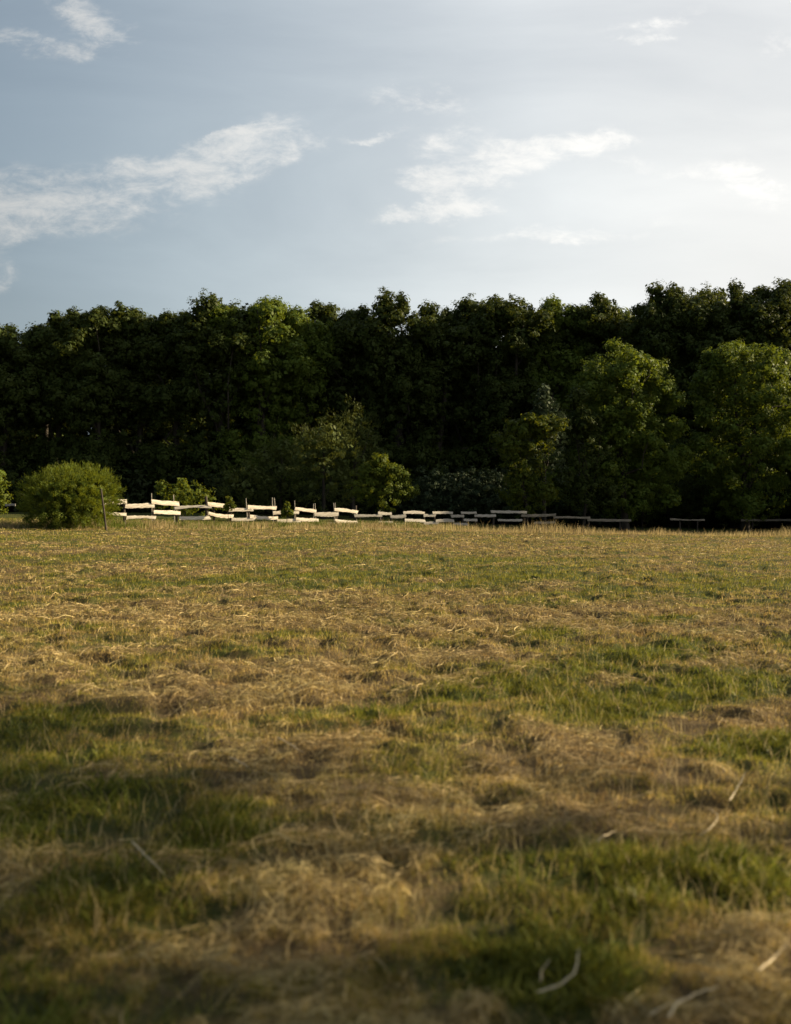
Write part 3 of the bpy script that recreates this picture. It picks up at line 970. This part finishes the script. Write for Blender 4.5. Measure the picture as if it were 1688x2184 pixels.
# ------------------------------------------------------------------ fence
def fence():
    rng = np.random.default_rng(11)
    DX = [-120, 30, 440, 1600, 2300, 3165, 3400]
    DY = [44.4, 44.8, 46, 54, 60, 66, 67.5]
    root = link('plank_fence', None, loc=(from_px(440 / 1.875, 1100, 46).x, 46, float(height(-13, 46))))
    tag(root, 'weathered fence of staggered rough white planks between the meadow and the wood', 'fence')
    base = np.array(root.location)

    def pt(fx, fy, back=0.0):
        D = float(np.interp(fx, DX, DY)) + back
        p = from_px(fx / 1.875, fy / 1.875, D)
        return np.array(p)

    planks = [
        (380, 2012, 509, 2006, 17, 0), (502, 2024, 619, 2022, 15, 0), (607, 2005, 718, 2016, 16, 0), (699, 2031, 848, 2026, 12, 1), (832, 2014, 927, 2026, 14, 0),
        (916, 2041, 1014, 2038, 11, 0), (992, 2027, 1107, 2032, 14, 0), (1093, 2051, 1197, 2049, 13, 0), (1181, 2034, 1266, 2044, 12, 0),
        (1258, 2057, 1355, 2055, 14, 0), (1339, 2037, 1432, 2048, 13, 0), (1418, 2062, 1529, 2061, 11, 0), (1513, 2052, 1567, 2054, 11, 0),
        (1562, 2066, 1625, 2062, 10, 0), (1614, 2050, 1699, 2051, 9, 0), (1695, 2062, 1743, 2062, 11, 0), (1731, 2050, 1812, 2051, 9, 0),
        (1805, 2064, 1857, 2064, 10, 0), (1845, 2050, 1907, 2050, 9, 0), (1899, 2062, 1984, 2061, 9, 0), (1964, 2046, 2108, 2049, 10, 0),
        (2086, 2062, 2224, 2058, 9, 0), (2215, 2069, 2362, 2071, 8, 0), (2350, 2079, 2525, 2081, 8, 0), (2681, 2076, 2819, 2079, 8, 0),
        (2964, 2080, 3180, 2080, 8, 0),
        (380, 2060, 507, 2057, 13, 0), (507, 2070, 625, 2070, 13, 0), (616, 2048, 723, 2052, 14, 0), (718, 2072, 842, 2070, 12, 0), (835, 2052, 935, 2063, 12, 0), (927, 2077, 1020, 2074, 11, 0),
        (1001, 2065, 1113, 2071, 13, 0), (1110, 2084, 1203, 2085, 12, 0), (1185, 2075, 1275, 2080, 12, 0), (1265, 2096, 1359, 2092, 10, 0),
        (1342, 2082, 1432, 2088, 11, 0), (1425, 2098, 1520, 2097, 10, 0), (1511, 2089, 1571, 2090, 10, 0), (1566, 2099, 1634, 2094, 10, 0), (1620, 2080, 1702, 2083, 11, 0),
        (1696, 2095, 1755, 2095, 11, 0), (1744, 2083, 1817, 2083, 10, 0), (1813, 2097, 1872, 2097, 10, 0), (1856, 2080, 1910, 2080, 10, 0),
        (1992, 2080, 2090, 2080, 8, 0), (2138, 2091, 2221, 2088, 9, 0),
        (22, 2020, 62, 2019, 9, 1), (205, 2036, 390, 2034, 13, 0),
    ]
    for i, (x0, y0, x1, y1, hpx, grey) in enumerate(planks):
        zig = 0.07 * (1 if i % 2 else -1)
        A, B = pt(x0, y0, zig), pt(x1, y1, -zig)
        grey = grey or (2 if x0 > 2070 else 3 if x0 > 1410 else 0)  # planks in the tree shade get darker colours on top of the real shadow
        hgt = hpx * 1.08 / (F * 1.875) * A[1]
        L = np.linalg.norm(B - A)
        ux = (B - A) / L
        nrm = np.cross(ux, [0, 0, 1.0])
        nrm /= np.linalg.norm(nrm)
        lean = R(rng.uniform(6, 15))
        uz = np.cross(nrm, ux)
        if uz[2] < 0:
            uz = -uz
        up = uz * math.cos(lean) - nrm * math.sin(lean)
        fn = nrm * math.cos(lean) + uz * math.sin(lean)
        K = 15
        t = np.linspace(0, 1, K)
        # sawn slabs with waney edges
        top = hgt * (.5 + .09 * np.cumsum(rng.normal(0, .45, K)) * np.sin(np.pi * t) + rng.normal(0, .035, K))
        bot = -hgt * (.5 + .09 * np.cumsum(rng.normal(0, .45, K)) * np.sin(np.pi * t) + rng.normal(0, .035, K))
        bow = hgt * rng.normal(0, .12) * np.sin(np.pi * t)
        skew = rng.normal(0, .10, 2) * hgt
        th = .035
        V = []
        for k in range(K):
            c = A + (B - A) * t[k] + up * bow[k]
            sk = ux * (skew[0] if k == 0 else skew[1] if k == K - 1 else 0)
            for (s, d) in ((bot[k], 0), (.0, .006), (top[k], 0), (top[k], -th), (bot[k], -th)):
                V.append(c + up * s + fn * d + sk * (1 if s > 0 else -1 if s < 0 else 0))
        V = np.array(V)
        q, n5 = [], 5
        for k in range(K - 1):
            for a in range(5):
                b2 = (a + 1) % 5
                q.append((k * n5 + a, (k + 1) * n5 + a, (k + 1) * n5 + b2, k * n5 + b2))
        o = (K - 1) * n5
        tr = [(0, 1, 2), (o, o + 2, o + 1)]
        q += [(0, 2, 3, 4), (o, o + 4, o + 3, o + 2)]
        c = (A + B) / 2
        # object axes follow the board so that the grain runs along it
        from mathutils import Matrix
        Mx = Matrix(((ux[0], -fn[0], up[0]), (ux[1], -fn[1], up[1]), (ux[2], -fn[2], up[2])))
        loc = (V - c) @ np.array(Mx)
        me = mesh_arrays('plank', loc, q, tr, mat=(M_PLANK, M_PLANK_GREY_SHADED, M_PLANK_SHADED, M_PLANK_GREY_SHADED)[grey])
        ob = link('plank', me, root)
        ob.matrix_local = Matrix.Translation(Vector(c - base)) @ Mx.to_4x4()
        if grey == 1:
            ob['label'] = 'greyer weathered plank'

    def post(x0, ytop, x1, ybot, w, mat, name, front=0.0, round_=True):
        D = float(np.interp(x1, DX, DY)) + front
        a = np.array(from_px(x1 / 1.875, ybot / 1.875, D))
        b = np.array(from_px(x0 / 1.875, ytop / 1.875, D))
        a[2] = min(a[2], float(height(a[0], a[1])) - .1)
        tt = np.linspace(0, 1, 6)[:, None]
        P = a * (1 - tt) + b * tt + np.concatenate([np.zeros((1, 3)), rng.normal(0, .006, (5, 3))])
        r = w / 2 / (F * 1.875) * D
        rad = r * np.array([1.1, 1.05, 1, .95, .9, .8]) * rng.uniform(.95, 1.05, 6)
        V, q = tube(P, rad, 8)
        V = np.concatenate([V, P[-1:] + (P[-1] - P[-2]) * .02])
        k = len(V) - 1
        tr = [(40 + j, 40 + (j + 1) % 8, k) for j in range(8)]
        link(name, mesh_arrays(name, V - base, q, tr, mat=mat, smooth=True), root)

    # sturdy posts and the thin stakes that show above the planks
    for (x0, yt, x1, yb, w, fr) in [(405, 1955, 427, 2092, 8, -4.6), (497, 2004, 499, 2085, 11, .16), (614, 2014, 614, 2085, 10, .16), (705, 2012, 708, 2085, 9, .16), (824, 1985, 830, 2088, 14, .2),
                                    (855, 2020, 858, 2085, 10, .2), (922, 2008, 925, 2088, 11, .16), (994, 2030, 996, 2088, 11, .16), (1100, 2030, 1100, 2090, 11, .16), (1178, 2040, 1182, 2090, 12, .16),
                                    (1263, 2035, 1263, 2095, 10, .16), (1346, 2035, 1346, 2100, 10, .16), (1424, 2022, 1424, 2100, 9, .16), (1519, 2040, 1521, 2105, 9, .16), (1565, 2048, 1565, 2105, 8, .16),
                                    (1619, 2045, 1619, 2110, 8, .16), (1697, 2046, 1697, 2110, 8, .16), (1738, 2046, 1738, 2110, 8, .16), (1808, 2045, 1808, 2110, 8, .16), (1851, 2046, 1851, 2110, 8, .16), (1903, 2046, 1903, 2110, 8, .16),
                                    (1974, 2043, 1974, 2112, 8, .16), (2097, 2044, 2097, 2115, 8, .16), (2220, 2052, 2220, 2118, 8, .16), (2355, 2064, 2355, 2122, 8, .16),
                                    (2480, 2086, 2480, 2124, 6, .16), (2720, 2084, 2720, 2126, 6, .16), (2790, 2084, 2790, 2128, 6, .16), (3010, 2086, 3010, 2130, 6, .16),
                                    (212, 2028, 212, 2070, 9, .16)]:
        post(x0, yt, x1, yb, w, M_POST, 'post', fr)
    for (x0, yt, x1, yb, w) in [(607, 1972, 609, 2060, 4), (694, 1978, 699, 2060, 4), (984, 1992, 992, 2070, 5), (1089, 1990, 1096, 2070, 5), (1097, 1990, 1107, 2070, 4), (1179, 2002, 1181, 2075, 4), (1254, 2014, 1255, 2080, 4), (1261, 2013, 1263, 2080, 4),
                                (1335, 2011, 1338, 2080, 4), (1341, 2011, 1343, 2080, 4)]:
        post(x0, yt, x1, yb, w, M_STAKE, 'stake', .1)


fence()


# ------------------------------------------------------------------ single pale stalks in the foreground
def stalks():
    rng = np.random.default_rng(3)
    data = [
        ([(1148, 2123, .05), (1198, 2108, .08), (1234, 2077, .12), (1237, 2027, .16)], .0055, 'hooked pale dry stalk rising from the green clover at the bottom'),
        ([(1155, 2100, .06), (1158, 2078, .09), (1176, 2050, .13)], .004, 'short bent dry stalk left of the hooked stalk in the clover'),
        ([(1431, 2179, .05), (1446, 2148, .08), (1492, 2123, .10), (1542, 2118, .10)], .0065, 'thick curved straw arching over hay at the bottom right'),
        ([(1390, 2175, .05), (1410, 2160, .06), (1440, 2146, .06)], .004, 'short dry stalk beside the thick curved straw'),
        ([(1623, 2077, .06), (1654, 2052, .08), (1684, 2017, .12)], .005, 'pale straw leaning at the right edge above the curved straw'),
        ([(1560, 1697, .08), (1572, 1680, .12), (1594, 1668, .15)], .006, 'bright dry stalk tip above tangled hay on the right'),
        ([(1275, 1797, .07), (1293, 1785, .09), (1318, 1775, .08)], .005, 'pale straw lying on brown hay right of centre'),
        ([(278, 1812, .10), (315, 1842, .08), (352, 1873, .06)], .005, 'long pale straw slanting across the dark grass on the left'),
        ([(488, 1610, .09), (510, 1628, .08), (533, 1650, .06)], .006, 'pale slanting straw in a bleached tuft left of centre'),
        ([(590, 1573, .09), (618, 1589, .08), (650, 1608, .06)], .006, 'pale slanting straw behind the bleached tuft'),
        ([(1514, 1715, .05), (1540, 1745, .10), (1515, 1775, .08), (1490, 1790, .05)], .004, 'looped thin dry stalk over tangled hay on the right'),
    ]
    for pts, r, lab in data:
        P = []
        for (px, py, hz) in pts:
            z0, Y = 0.0, 5.0
            for _ in range(6):
                Y = (CAM_Z - z0 - hz) * F / (py - 1060)
                z0 = float(height((px - 844) / F * Y, Y))
            P.append(((px - 844) / F * Y, Y, z0 + hz))
        P = np.array(P)
        t = np.linspace(0, len(P) - 1, 14)
        k = np.arange(len(P))
        Q = np.stack([np.interp(t, k, P[:, a]) for a in range(3)], 1)
        for _ in range(2):
            Q[1:-1] = (Q[:-2] + Q[1:-1] * 2 + Q[2:]) / 4
        base = Q[0].copy()
        base[2] = float(height(base[0], base[1]))
        Q[1:-1] += rng.normal(0, .0014, (12, 3))
        V, q = tube(Q, .62 * r * np.array([.5] + [1.0] * 5 + [.9, .85, .8, .7, .6, .5, .35, .15]) * rng.uniform(.8, 1.2, 14), 6)
        tr = [(0, 1, 2), (0, 2, 3), (0, 3, 4), (0, 4, 5)]
        o = link('dry_stalk', mesh_arrays('dry_stalk', V - base, q, tr, mat=M_STALK, smooth=True), loc=base)
        tag(o, lab, 'stalk', 'pale dry stalks lying in the foreground')


stalks()
